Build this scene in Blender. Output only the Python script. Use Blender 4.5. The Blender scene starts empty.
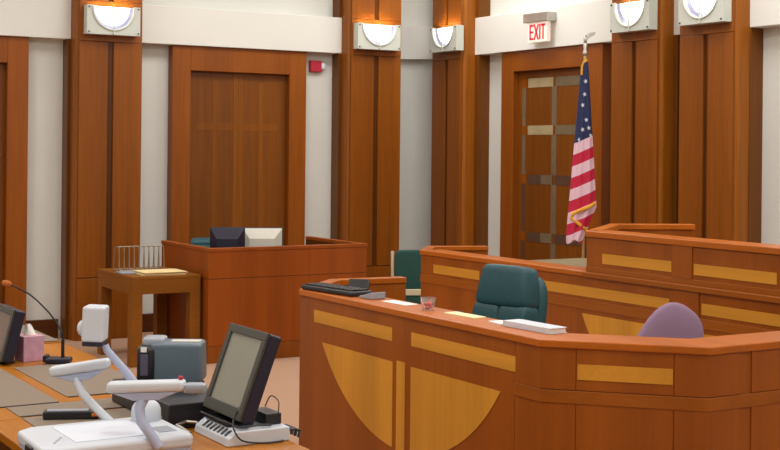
import bpy, bmesh, math, random
from mathutils import Vector, Matrix
random.seed(7)
scene = bpy.context.scene
C = bpy.context.collection
PI = math.pi

# ------------------------------------------------------------------ materials
def s2l(c):
    return tuple(((v/255.0)/12.92 if v/255.0 <= 0.04045 else ((v/255.0+0.055)/1.055)**2.4) for v in c)

def mat(name, rgb, rough=0.5, metal=0.0, emit=None, estr=0.0, noise=0.0, nscale=30.0, bump=0.0, bscale=200.0,
        coat=0.0, spec=0.5):
    m = bpy.data.materials.new(name); m.use_nodes = True
    nt = m.node_tree; b = nt.nodes['Principled BSDF']
    col = (*s2l(rgb), 1)
    b.inputs['Base Color'].default_value = col
    b.inputs['Roughness'].default_value = rough
    b.inputs['Metallic'].default_value = metal
    b.inputs['Specular IOR Level'].default_value = spec
    if coat: b.inputs['Coat Weight'].default_value = coat; b.inputs['Coat Roughness'].default_value = 0.2
    if emit:
        b.inputs['Emission Color'].default_value = (*s2l(emit), 1)
        b.inputs['Emission Strength'].default_value = estr
    tc = nt.nodes.new('ShaderNodeTexCoord')
    if noise:
        n = nt.nodes.new('ShaderNodeTexNoise'); n.inputs['Scale'].default_value = nscale; n.inputs['Detail'].default_value = 4
        nt.links.new(tc.outputs['Object'], n.inputs['Vector'])
        r = nt.nodes.new('ShaderNodeValToRGB')
        r.color_ramp.elements[0].position = 0.3; r.color_ramp.elements[1].position = 0.7
        r.color_ramp.elements[0].color = (*[v*(1-noise) for v in col[:3]], 1)
        r.color_ramp.elements[1].color = (*[min(1, v*(1+noise)) for v in col[:3]], 1)
        nt.links.new(n.outputs['Fac'], r.inputs['Fac']); nt.links.new(r.outputs['Color'], b.inputs['Base Color'])
    if bump:
        n2 = nt.nodes.new('ShaderNodeTexNoise'); n2.inputs['Scale'].default_value = bscale
        nt.links.new(tc.outputs['Object'], n2.inputs['Vector'])
        bp = nt.nodes.new('ShaderNodeBump'); bp.inputs['Strength'].default_value = bump; bp.inputs['Distance'].default_value = 0.01
        nt.links.new(n2.outputs['Fac'], bp.inputs['Height']); nt.links.new(bp.outputs['Normal'], b.inputs['Normal'])
    return m

def wood(name, rgb, axis='Z', rough=0.38, var=0.16, plank=0.0):
    m = bpy.data.materials.new(name); m.use_nodes = True
    nt = m.node_tree; b = nt.nodes['Principled BSDF']
    b.inputs['Roughness'].default_value = rough
    b.inputs['Specular IOR Level'].default_value = 0.28
    col = s2l(rgb)
    tc = nt.nodes.new('ShaderNodeTexCoord')
    mp = nt.nodes.new('ShaderNodeMapping')
    sc = {'Z': (22, 22, 0.9), 'X': (0.9, 22, 22), 'Y': (22, 0.9, 22)}[axis]
    mp.inputs['Scale'].default_value = sc
    nt.links.new(tc.outputs['Object'], mp.inputs['Vector'])
    n = nt.nodes.new('ShaderNodeTexNoise'); n.inputs['Scale'].default_value = 1.6; n.inputs['Detail'].default_value = 6
    n.inputs['Roughness'].default_value = 0.62
    nt.links.new(mp.outputs['Vector'], n.inputs['Vector'])
    r = nt.nodes.new('ShaderNodeValToRGB')
    e = r.color_ramp.elements
    e[0].position = 0.28; e[1].position = 0.72
    e[0].color = (*[v*(1-var) for v in col], 1); e[1].color = (*[v*(1+var) for v in col], 1)
    nt.links.new(n.outputs['Fac'], r.inputs['Fac'])
    # broad veneer leaves
    mp2 = nt.nodes.new('ShaderNodeMapping')
    sc2 = {'Z': (3.2, 3.2, 0.05), 'X': (0.05, 3.2, 3.2), 'Y': (3.2, 0.05, 3.2)}[axis]
    mp2.inputs['Scale'].default_value = sc2
    nt.links.new(tc.outputs['Object'], mp2.inputs['Vector'])
    n2 = nt.nodes.new('ShaderNodeTexNoise'); n2.inputs['Scale'].default_value = 1.3; n2.inputs['Detail'].default_value = 1
    nt.links.new(mp2.outputs['Vector'], n2.inputs['Vector'])
    r2 = nt.nodes.new('ShaderNodeValToRGB')
    e = r2.color_ramp.elements
    e[0].position = 0.35; e[1].position = 0.65
    e[0].color = (0.88, 0.86, 0.84, 1); e[1].color = (1.1, 1.1, 1.1, 1)
    nt.links.new(n2.outputs['Fac'], r2.inputs['Fac'])
    mx = nt.nodes.new('ShaderNodeMix'); mx.data_type = 'RGBA'; mx.blend_type = 'MULTIPLY'; mx.inputs[0].default_value = 1
    nt.links.new(r.outputs['Color'], mx.inputs[6]); nt.links.new(r2.outputs['Color'], mx.inputs[7])
    nt.links.new(mx.outputs[2], b.inputs['Base Color'])
    return m

W_PIL   = wood('wood_cherry_panel', (133, 73, 14))
W_EDGE  = wood('wood_edge_bead', (143, 82, 18))
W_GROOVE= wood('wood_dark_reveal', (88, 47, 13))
W_BACK  = wood('wood_backing', (105, 60, 12))
W_DOOR  = wood('wood_door_leaf', (118, 66, 14), var=0.2)
W_DOOR2 = wood('wood_door_inlay', (127, 72, 14))
W_FRAME = wood('wood_door_frame', (135, 72, 14))
W_BASE  = wood('wood_skirting', (87, 44, 12), axis='X')
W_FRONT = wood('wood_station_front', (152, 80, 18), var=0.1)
W_BAND  = wood('wood_station_band', (153, 83, 18), axis='Y', var=0.1)
W_CAPY  = wood('wood_cap_long', (180, 96, 21), axis='Y', rough=0.33, var=0.1)
W_CLERK = wood('wood_clerk_front', (146, 73, 18), var=0.1)
W_INLAY = wood('wood_maple_inlay', (212, 148, 50), axis='Y', rough=0.4, var=0.07)
W_INLAYZ= wood('wood_maple_inlay_upright', (212, 148, 50), axis='Z', rough=0.4, var=0.07)
W_DESK  = wood('wood_desk_orange', (177, 110, 22), axis='Y', rough=0.35, var=0.12)
W_TABLE = wood('wood_table', (133, 80, 18), axis='X', rough=0.4, var=0.1)
W_LIGHT = wood('wood_pale_frame', (200, 190, 160), axis='X', rough=0.5, var=0.05)

WHITE_WALL = mat('wall_paint', (216, 217, 210), 0.9, noise=0.015, nscale=2.5)
BAND_PAINT = mat('band_paint', (224, 224, 217), 0.9, noise=0.01, nscale=3)
CEIL_PAINT = mat('ceiling_paint', (235, 234, 228), 0.95, noise=0.01, nscale=3)
CARPET = mat('carpet_beige', (180, 145, 120), 0.98, noise=0.08, nscale=160, bump=0.4, bscale=500, spec=0.1)
PAD = mat('desk_pad_taupe', (130, 114, 97), 0.6, noise=0.05, nscale=60)
COUNTER = mat('counter_grey_green', (122, 112, 78), 0.45, noise=0.04)
SEAM = mat('dark_brown_seam', (48, 30, 22), 0.7)
TEAL = mat('teal_leather', (26, 76, 84), 0.48, noise=0.08, nscale=40, bump=0.15, bscale=90)
TEAL_FABRIC = mat('teal_fabric', (38, 78, 70), 0.9, noise=0.08, nscale=80)
LAV = mat('lavender_fabric', (150, 124, 148), 0.95, noise=0.06, nscale=220, bump=0.3, bscale=400, spec=0.15)
BLACKP = mat('black_plastic', (26, 26, 30), 0.42, noise=0.05)
NAVYP = mat('navy_black_plastic', (30, 28, 50), 0.4, noise=0.05)
BEZEL = mat('dark_grey_bezel', (62, 61, 54), 0.45, noise=0.03)
SCREEN = mat('screen_glass_grey', (138, 136, 122), 0.22, noise=0.03, nscale=3)
SCREEN2 = mat('screen_glass_brown', (112, 88, 78), 0.3, noise=0.03, nscale=3)
WHITEP = mat('white_plastic', (208, 214, 222), 0.4, noise=0.02)
LAVP = mat('pale_lilac_shade_plastic', (176, 186, 214), 0.4, noise=0.02)  # lilac plastic, with the shade of white undersides put into the colour
LAVDARK = mat('violet_grey_plastic', (88, 84, 108), 0.35, noise=0.03)
GREYP = mat('silver_grey_plastic', (150, 156, 166), 0.4, noise=0.02)
BLUEGREY = mat('blue_grey_plastic', (92, 110, 122), 0.42, noise=0.04)
PALEGREY = mat('pale_grey_plastic', (206, 204, 192), 0.45, noise=0.02)
METAL = mat('brushed_metal', (190, 188, 180), 0.35, metal=0.9, noise=0.03)
DARKMETAL = mat('dark_metal', (70, 64, 58), 0.4, metal=0.7, noise=0.03)
CHROME = mat('chrome', (210, 210, 212), 0.2, metal=1.0, noise=0.01)
INLAY_METAL = mat('pewter_inlay', (122, 108, 84), 0.45, metal=0.25, noise=0.12, nscale=8)
INLAY_PALE = mat('pale_pewter_inlay', (170, 154, 118), 0.5, metal=0.1, noise=0.1, nscale=8)
INLAY_DARK = mat('dark_bronze_inlay', (92, 66, 50), 0.5, metal=0.2, noise=0.12, nscale=8)
BRASS = mat('brass', (214, 190, 130), 0.3, metal=0.8, noise=0.03)
GOLD = mat('gold_fringe', (226, 164, 44), 0.8, noise=0.15, nscale=120)
SC_WHITE = mat('sconce_enamel', (200, 206, 196), 0.45, noise=0.02)
SC_GLOW = mat('sconce_glass', (250, 250, 250), 0.4, emit=(255, 252, 255), estr=3.0)
SC_RIM = mat('sconce_inner_rim', (170, 172, 206), 0.35, metal=0.3, noise=0.02)
SC_LAMP = mat('sconce_tube', (255, 240, 220), 0.4, emit=(255, 226, 180), estr=34.0)
RED = mat('alarm_red', (180, 30, 58), 0.45, noise=0.03)
EXITRED = mat('exit_red', (206, 30, 50), 0.5, emit=(220, 30, 50), estr=0.25)
EXITFACE = mat('exit_face', (240, 226, 214), 0.5, emit=(255, 235, 220), estr=0.25)
PAPER = mat('paper', (240, 238, 232), 0.85, noise=0.02)
MANILA = mat('manila_paper', (226, 204, 150), 0.85, noise=0.05)
YELLOWPAPER = mat('pale_yellow_paper', (240, 232, 178), 0.85, noise=0.02)
PINK = mat('tissue_box_pink', (206, 160, 184), 0.7, noise=0.12, nscale=25)
PINK2 = mat('tissue_box_salmon', (220, 164, 150), 0.7, noise=0.05, nscale=25)
FOAM = mat('tan_foam', (176, 100, 44), 0.95, noise=0.1, nscale=150)
CANDY = mat('candy_red', (226, 70, 70), 0.35, noise=0.2, nscale=60)
WIRE = mat('steel_wire', (150, 140, 120), 0.4, metal=0.6, noise=0.02)
ORANGELED = mat('amber_plastic', (220, 120, 30), 0.4, noise=0.05)

GLASS = bpy.data.materials.new('clear_glass'); GLASS.use_nodes = True
_b = GLASS.node_tree.nodes['Principled BSDF']
_b.inputs['Base Color'].default_value = (0.95, 0.96, 0.96, 1); _b.inputs['Roughness'].default_value = 0.05
_b.inputs['Transmission Weight'].default_value = 0.9; _b.inputs['IOR'].default_value = 1.2

def flag_material():
    m = bpy.data.materials.new('flag_cloth'); m.use_nodes = True
    nt = m.node_tree; b = nt.nodes['Principled BSDF']; b.inputs['Roughness'].default_value = 0.8
    tc = nt.nodes.new('ShaderNodeTexCoord'); sp = nt.nodes.new('ShaderNodeSeparateXYZ')
    nt.links.new(tc.outputs['Object'], sp.inputs[0])
    def math_(op, a, bb):
        n = nt.nodes.new('ShaderNodeMath'); n.operation = op
        for i, v in enumerate((a, bb)):
            if isinstance(v, (int, float)): n.inputs[i].default_value = v
            else: nt.links.new(v, n.inputs[i])
        return n.outputs[0]
    q = math_('SUBTRACT', sp.outputs['Z'], math_('MULTIPLY', sp.outputs['X'], 0.45))
    k = math_('DIVIDE', math_('SUBTRACT', 2.03, q), 0.103)       # stripes counted down from the canton's lower edge
    odd = math_('GREATER_THAN', math_('FRACT', math_('MULTIPLY', k, 0.5), 0), 0.5)
    stripe = nt.nodes.new('ShaderNodeMix'); stripe.data_type = 'RGBA'
    stripe.inputs[6].default_value = (*s2l((226, 190, 204)), 1); stripe.inputs[7].default_value = (*s2l((190, 26, 62)), 1)
    nt.links.new(odd, stripe.inputs[0])
    can = nt.nodes.new('ShaderNodeMix'); can.data_type = 'RGBA'
    nt.links.new(math_('GREATER_THAN', q, 2.03), can.inputs[0])
    nt.links.new(stripe.outputs[2], can.inputs[6]); can.inputs[7].default_value = (*s2l((34, 44, 84)), 1)
    nt.links.new(can.outputs[2], b.inputs['Base Color'])
    return m
FLAG = flag_material()

# ------------------------------------------------------------------ mesh building
class MB:
    def __init__(s): s.bm = bmesh.new()
    def box(s, x0, x1, y0, y1, z0, z1, M=None):
        vs = [s.bm.verts.new((x, y, z)) for z in (z0, z1) for x, y in ((x0, y0), (x1, y0), (x1, y1), (x0, y1))]
        for f in ((3,2,1,0), (4,5,6,7), (0,1,5,4), (1,2,6,5), (2,3,7,6), (3,0,4,7)): s.bm.faces.new([vs[i] for i in f])
        if M is not None:
            for v in vs: v.co = M @ v.co
        return s
    def prism(s, pts, h0, h1, fn=None):
        """polygon pts (a,b) extruded between h0 and h1; fn maps (a,b,h) to xyz"""
        fn = fn or (lambda a, b, h: (a, b, h))
        lo = [s.bm.verts.new(fn(a, b, h0)) for a, b in pts]; hi = [s.bm.verts.new(fn(a, b, h1)) for a, b in pts]
        s.bm.faces.new(lo[::-1]); s.bm.faces.new(hi)
        n = len(pts)
        for i in range(n): s.bm.faces.new([lo[i], lo[(i+1) % n], hi[(i+1) % n], hi[i]])
        return s
    def tube(s, pts, r, n=8, closed=False):
        pts = [Vector(p) for p in pts]; rings = []
        rr = r if isinstance(r, (list, tuple)) else [r]*len(pts)
        prev = None
        for i, p in enumerate(pts):
            if closed: d = (pts[(i+1) % len(pts)] - pts[i-1])
            else: d = (pts[min(i+1, len(pts)-1)] - pts[max(i-1, 0)])
            d.normalize()
            if prev is None:
                a = d.orthogonal().normalized()
            else:
                a = (prev - d*prev.dot(d))
                a = a.normalized() if a.length > 1e-6 else d.orthogonal().normalized()
            prev = a; b = d.cross(a)
            rings.append([s.bm.verts.new(p + (a*math.cos(2*PI*k/n) + b*math.sin(2*PI*k/n))*rr[i]) for k in range(n)])
        m = len(rings)
        for i in range(m if closed else m-1):
            A, B = rings[i], rings[(i+1) % m]
            for k in range(n): s.bm.faces.new([A[k], A[(k+1) % n], B[(k+1) % n], B[k]])
        if not closed:
            s.bm.faces.new(rings[0][::-1]); s.bm.faces.new(rings[-1])
        return s
    def lathe(s, prof, cx=0, cy=0, n=24, M=None):
        rings = []
        for r, z in prof:
            rings.append([s.bm.verts.new((cx + r*math.cos(2*PI*k/n), cy + r*math.sin(2*PI*k/n), z)) for k in range(n)])
        for A, B in zip(rings, rings[1:]):
            for k in range(n): s.bm.faces.new([A[k], A[(k+1) % n], B[(k+1) % n], B[k]])
        s.bm.faces.new(rings[0][::-1]); s.bm.faces.new(rings[-1])
        if M is not None:
            for R in rings:
                for v in R: v.co = M @ v.co
        return s
    def puff(s, c, size, e=0.45, n=14, M=None, taper=0.0):
        """cushion: superellipsoid of full size (sx,sy,sz) at c; taper narrows the top"""
        def sp(v, p): return math.copysign(abs(v)**p, v)
        rows = []
        for i in range(n+1):
            t = -PI/2 + PI*i/n
            row = []
            for k in range(2*n):
                p = 2*PI*k/(2*n)
                z = sp(math.sin(t), e)
                w = 1 - taper*(z+1)/2
                v = Vector((sp(math.cos(t), e)*sp(math.cos(p), e)*size[0]/2*w, sp(math.cos(t), e)*sp(math.sin(p), e)*size[1]/2, z*size[2]/2))
                if M is not None: v = M @ v
                row.append(v + Vector(c))
            rows.append(row)
        vr = [[s.bm.verts.new(v) for v in row] for row in rows[1:-1]]
        b0 = s.bm.verts.new(sum(rows[0], Vector())/len(rows[0])); b1 = s.bm.verts.new(sum(rows[-1], Vector())/len(rows[-1]))
        m = 2*n
        for A, B in zip(vr, vr[1:]):
            for k in range(m): s.bm.faces.new([A[k], A[(k+1) % m], B[(k+1) % m], B[k]])
        for k in range(m):
            s.bm.faces.new([b0, vr[0][(k+1) % m], vr[0][k]]); s.bm.faces.new([b1, vr[-1][k], vr[-1][(k+1) % m]])
        return s
    def grid(s, fn, nu, nv, closed_u=False):
        V = [[s.bm.verts.new(fn(i/nu, j/nv)) for j in range(nv+1)] for i in range(nu if closed_u else nu+1)]
        for i in range(nu):
            A = V[i]; B = V[(i+1) % len(V)]
            for j in range(nv): s.bm.faces.new([A[j], B[j], B[j+1], A[j+1]])
        return s

def build(name, mb, m, parent=None, off=(0,0,0), bev=0.0, smooth=False, seg=2):
    bm = mb.bm
    o3 = Vector(off)
    if o3.length:
        for v in bm.verts: v.co -= o3
    bmesh.ops.recalc_face_normals(bm, faces=bm.faces)
    me = bpy.data.meshes.new(name); bm.to_mesh(me); bm.free()
    me.materials.append(m)
    o = bpy.data.objects.new(name, me); C.objects.link(o)
    if smooth:
        for p in me.polygons: p.use_smooth = True
        me.set_sharp_from_angle(angle=math.radians(40))
    if bev:
        md = o.modifiers.new('bevel', 'BEVEL'); md.width = bev; md.segments = seg; md.limit_method = 'ANGLE'; md.angle_limit = math.radians(40)
        md.harden_normals = False
    if parent is not None: o.parent = parent
    return o

class Thing:
    """an Empty at the thing's base; parts are given in world axes unless local=True"""
    def __init__(s, name, label, cat, loc, rz=0.0, group=None, kind=None, local=False):
        e = bpy.data.objects.new(name, None); C.objects.link(e); e.empty_display_size = 0.1
        e.location = loc; e.rotation_euler = (0, 0, rz)
        e['label'] = label; e['category'] = cat
        if group: e['group'] = group
        if kind: e['kind'] = kind
        s.e = e; s.off = (0,0,0) if local else loc
    def part(s, name, mb, m, bev=0.0, smooth=False, parent=None, label=None, seg=2):
        o = build(name, mb, m, parent or s.e, s.off, bev, smooth, seg)
        if label: o['label'] = label
        return o

def single(name, mb, m, label, cat, loc=(0,0,0), bev=0.0, smooth=False, group=None, kind=None, local=False, rz=0):
    o = build(name, mb, m, None, (0,0,0) if local else loc, bev, smooth)
    o.location = loc; o.rotation_euler = (0, 0, rz)
    o['label'] = label; o['category'] = cat
    if group: o['group'] = group
    if kind: o['kind'] = kind
    return o

def structure(name, mb, m, label, cat, bev=0.0, smooth=False):
    return single(name, mb, m, label, cat, bev=bev, smooth=smooth, kind='structure')

def offset_line(pts, w):
    """offset an open polyline to its left by w (mitred)"""
    P = [Vector(p) for p in pts]; out = []
    N = []
    for a, b in zip(P, P[1:]):
        d = (b-a).normalized(); N.append(Vector((-d.y, d.x)))
    for i, p in enumerate(P):
        if i == 0: out.append(p + N[0]*w)
        elif i == len(P)-1: out.append(p + N[-1]*w)
        else:
            n = (N[i-1] + N[i]).normalized(); out.append(p + n*(w/max(0.3, n.dot(N[i]))))
    return [(v.x, v.y) for v in out]

def ribbon(mb, pts, w0, w1, z0, z1):
    """wall that follows a polyline, between offsets w0 and w1 to its left"""
    A = offset_line(pts, w0); B = offset_line(pts, w1)
    bm = mb.bm
    rows = [[bm.verts.new((x, y, z)) for x, y in L] for L, z in ((A, z0), (A, z1), (B, z1), (B, z0))]
    n = len(pts)
    for i in range(n-1):
        for k in range(4):
            R, S = rows[k], rows[(k+1) % 4]
            bm.faces.new([R[i], R[i+1], S[i+1], S[i]])
    bm.faces.new([rows[k][0] for k in range(4)]); bm.faces.new([rows[k][-1] for k in (3,2,1,0)])
    return mb

def on_face(p0, p1, out=1):
    """frame on the vertical face from p0 to p1: (s, z, depth) -> xyz, depth outwards on the right-hand side"""
    a = Vector(p0); d = (Vector(p1)-a).normalized(); n = Vector((d.y, -d.x))*out
    return lambda s, z, h: (a.x + d.x*s + n.x*h, a.y + d.y*s + n.y*h, z)

def rect(s0, s1, z0, z1): return [(s0, z0), (s1, z0), (s1, z1), (s0, z1)]

# ------------------------------------------------------------------ room
XR, YB, XL, YF, H = 8.685, 13.03, -4.0, -4.0, 4.7
BZ0, BZ1 = 3.0, 3.42
NI = (7.78, 8.50)            # niche in the corner begins / right wall ends

structure('floor', MB().box(XL-0.2, 9.6, YF-0.2, 14.2, -0.15, 0.0), CARPET, 'beige carpet floor of the courtroom', 'floor')
structure('ceiling', MB().box(XL-0.2, 9.6, YF-0.2, 14.2, H, H+0.15), CEIL_PAINT, 'white ceiling over the courtroom', 'ceiling')
structure('wall_back', MB().box(XL-0.2, 7.78, YB, YB+0.2, 0, H), WHITE_WALL, 'off-white wall holding the wide wooden double door', 'wall')
structure('wall_right', MB().box(XR, XR+0.2, YF-0.2, 13.0, 0, H), WHITE_WALL, 'off-white wall behind the flag and judge bench', 'wall')
structure('wall_left', MB().box(XL-0.2, XL, YF-0.2, YB, 0, H), WHITE_WALL, 'off-white wall out of view on the left', 'wall')
structure('wall_front', MB().box(XL, XR, YF-0.2, YF, 0, H), WHITE_WALL, 'off-white wall behind the camera', 'wall')
# concave corner wall
def arc(r, n=20, cx=7.86, cy=12.75):
    return [(cx + r*math.cos(a), cy + r*math.sin(a)) for a in [PI*0.56 - (PI*0.58)*i/n for i in range(n+1)]]
mb = MB(); ribbon(mb, arc(0.88), 0, 0.12, 0, H)
structure('wall_corner', mb, WHITE_WALL, 'curved concave off-white wall between the two corner pilasters', 'wall', smooth=True)
mb = MB(); ribbon(mb, arc(0.88), -0.09, 0, BZ0, BZ1-0.02)
structure('trim_1', mb, BAND_PAINT, 'curved white band high in the corner between two lamps', 'trim', smooth=True)

# ---- pilasters
PD = 0.333           # how far the pilaster face stands off the wall
BD = 0.16            # depth of backing panels and bands
def pilaster(n, loc, rz, label, HW, z0b, z1b, left=0.05, right=0.05):
    t = Thing('trim_%d' % n, label, 'pilaster', loc, rz, kind='structure', local=True)
    mb = MB().box(-HW-left, HW+right, -BD+0.004, 0.0, 0, z0b).box(-HW-left, HW+right, -BD+0.004, 0.0, z1b, H)
    t.part('backing_panel', mb, W_BACK, bev=0.004)
    f = -PD+0.03; r = 0.04; pts = [(-HW, -0.10), (-HW, f+r)]
    pts += [(-HW + r - r*math.cos(a), f + r - r*math.sin(a)) for a in [PI/2*i/6 for i in range(1, 7)]]
    pts += [(HW - r + r*math.sin(a), f + r - r*math.cos(a)) for a in [PI/2*i/6 for i in range(0, 7)]]
    pts += [(HW, -0.10)]
    mb = MB().prism(pts, 0, H)
    t.part('rounded_core', mb, W_EDGE, smooth=True)
    pw = HW-0.028
    def panels(z0, z1):
        for x0, x1 in ((-pw, -0.030), (0.030, pw)):
            t.part('face_panel', MB().box(x0, x1, -PD, f, z0, z1), W_PIL, bev=0.004)
        t.part('groove', MB().box(-0.030, 0.030, f-0.006, f, z0, z1), W_GROOVE)
    panels(0.62, 2.955); panels(3.36, H)
    t.part('plinth_panel', MB().box(-pw, pw, -PD-0.003, f, 0.0, 0.612), W_PIL, bev=0.004)
    t.part('lamp_board', MB().box(-pw, pw, -PD, f, 2.958, 3.357), W_PIL, bev=0.003)
    return t

def sconce(loc, rz, label):
    t = Thing('wall_sconce', label, 'wall lamp', loc, rz, group='half-round wall lamps on the pilasters', local=True)
    w, h, d = 0.272, 0.285, 0.092
    hb = MB().box(-w, w, -0.012, 0, 0, h).box(-w, -w+0.012, -d, -0.012, 0, h).box(w-0.012, w, -d, -0.012, 0, h).box(-w+0.012, w-0.012, -d, -0.012, 0, 0.012)
    t.part('housing', hb, SC_WHITE, bev=0.002)
    a, b, zc = 0.205, 0.215, h-0.012
    n = 28; mb = MB(); inner = []; outer = []
    for i in range(n+1):
        th = PI + PI*i/n
        ix, iz = a*math.cos(th), zc + b*math.sin(th); inner.append((ix, iz))
        cx, cz = math.cos(th), math.sin(th)
        k = min(w/abs(cx) if abs(cx) > 1e-6 else 9, zc/abs(cz) if abs(cz) > 1e-6 else 9)
        outer.append((cx*k, zc + cz*k))
    # corner points exact
    for zz, sgn in ((h, -1),): inner.insert(0, (-a, h)); outer.insert(0, (-w, h)); inner.append((a, h)); outer.append((w, h))
    F = [[mb.bm.verts.new((x, y, z)) for x, z in L] for L, y in ((inner, -d), (outer, -d), (outer, -d-0.012), (inner, -d-0.012))]
    for i in range(len(inner)-1):
        for k in range(4): mb.bm.faces.new([F[k][i], F[k][i+1], F[(k+1) % 4][i+1], F[(k+1) % 4][i]])
    mb.bm.faces.new([F[k][0] for k in range(4)]); mb.bm.faces.new([F[k][-1] for k in range(4)])
    t.part('front_plate', mb, SC_WHITE)
    mb = MB()
    def dome(u, v):
        th = PI + PI*u; r = v
        return (a*0.86*r*math.cos(th), -d+0.030 - 0.030*math.sqrt(max(0, 1-r*r)), zc + b*0.86*r*math.sin(th))
    mb.grid(dome, 24, 8)
    t.part('glass_diffuser', mb, SC_GLOW, smooth=True)
    mb = MB(); mb.grid(lambda u, v: (a*(0.85+0.15*v)*math.cos(PI+PI*u), -d+0.03-0.02*v, zc + b*(0.85+0.15*v)*math.sin(PI+PI*u)), 24, 1)
    t.part('inner_rim', mb, SC_RIM, smooth=True)
    rim = [(a*1.06*math.cos(PI+PI*i/24), -d-0.016, zc + b*1.06*math.sin(PI+PI*i/24)) for i in range(25)]
    t.part('curved_rim', MB().tube(rim, 0.009, 8), SC_WHITE, smooth=True)
    t.part('centre_bar', MB().box(-0.006, 0.006, -d-0.026, -d-0.008, 0.005, h), SC_WHITE, bev=0.002)
    for sx, sz in ((-1, 0.022), (1, 0.022), (-1, h-0.02), (1, h-0.02)):
        mbs = MB().tube([(sx*(w-0.02), -d-0.02, sz), (sx*(w-0.02), -d-0.012, sz)], 0.008, 10)
        t.part('screw', mbs, DARKMETAL)
    t.part('lamp_tube', MB().tube([(-0.2, -0.042, h-0.04), (0.2, -0.042, h-0.04)], 0.016, 10), SC_LAMP, smooth=True)
    return t

R90 = -PI/2
B0, B1, R0, R1 = 2.98, 3.375, 3.0, 3.42     # band heights on the back and right walls
pils = [(2, (4.352, YB, 0), 0, 'wooden pilaster between the two doors of the white wall', 0.348, B0, B1, 0.035, 0.035),
        (3, (7.412, YB, 0), 0, 'wooden pilaster right of the red fire alarm', 0.347, B0, B1, 0.035, 0.0),
        (4, (XR, 12.715, 0), R90, 'wooden corner pilaster nearest the exit sign', 0.325, R0, R1, 0.0, 0.075),
        (5, (XR, 9.50, 0), R90, 'wooden pilaster just right of the flag', 0.348, R0, R1, 0.055, 0.055),
        (6, (XR, 8.56, 0), R90, 'rightmost wooden pilaster behind the judge bench', 0.352, R0, R1, 0.055, 0.01)]
slabels = ['glowing half-round wall lamp on the pilaster left of the double door',
           'glowing half-round wall lamp on the pilaster beside the red fire alarm',
           'glowing half-round wall lamp on the corner pilaster left of the EXIT sign',
           'glowing half-round wall lamp on the pilaster right of the flag',
           'glowing half-round wall lamp on the rightmost pilaster']
for (n, loc, rz, lab, hw, zb0, zb1, ml, mr), sl in zip(pils, slabels):
    pilaster(n, loc, rz, lab, hw, zb0, zb1, ml, mr)
    R = Matrix.Rotation(rz, 3, 'Z')
    p = Vector(loc) + R @ Vector(({2: -0.007, 3: -0.025, 4: 0.085, 5: 0.05, 6: 0.04}[n], -PD-0.0005, 0)); p.z = 3.02 if rz == 0 else 3.042
    sconce(p, rz, sl)

# ---- white bands between pilasters (in front of the backing panels)
k = 7
def band(pts, z0, z1, lab):
    global k
    x0, x1, y0, y1 = pts
    structure('trim_%d' % k, MB().box(x0, x1, y0, y1, z0, z1), BAND_PAINT, lab, 'trim', bev=0.004); k += 1
band((XL, 4.352-0.349, YB-BD, YB), B0, B1, 'white band over the leftmost door')
band((4.352+0.349, 7.412-0.348, YB-BD, YB), B0, B1, 'white band over the wide double door')
band((XR-BD, XR, 9.50+0.349, 12.715-0.326), R0, R1, 'white band carrying the EXIT sign')
band((XR-BD, XR, 8.56+0.353, 9.50-0.349), R0, R1, 'short white band between the two right pilasters')
band((XR-BD, XR, YF, 8.56-0.353), R0, R1, 'white band right of the rightmost pilaster')

# ---- baseboards
def skirting(name, x0, x1, y0, y1, lab):
    structure(name, MB().box(x0, x1, y0, y1, 0, 0.19), W_BASE, lab, 'baseboard', bev=0.006)
skirting('baseboard_back', 3.60, 3.94, YB-0.03, YB, 'dark wooden skirting left of the pilaster')
skirting('baseboard_back_middle', 4.77, 5.08, YB-0.03, YB, 'dark wooden skirting between pilaster and double door')
skirting('baseboard_back_right', 6.66, 6.95, YB-0.03, YB, 'dark wooden skirting below the red fire alarm')
skirting('baseboard_right', XR-0.03, XR, YF, 8.12, 'dark wooden skirting right of the pilasters')

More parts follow.
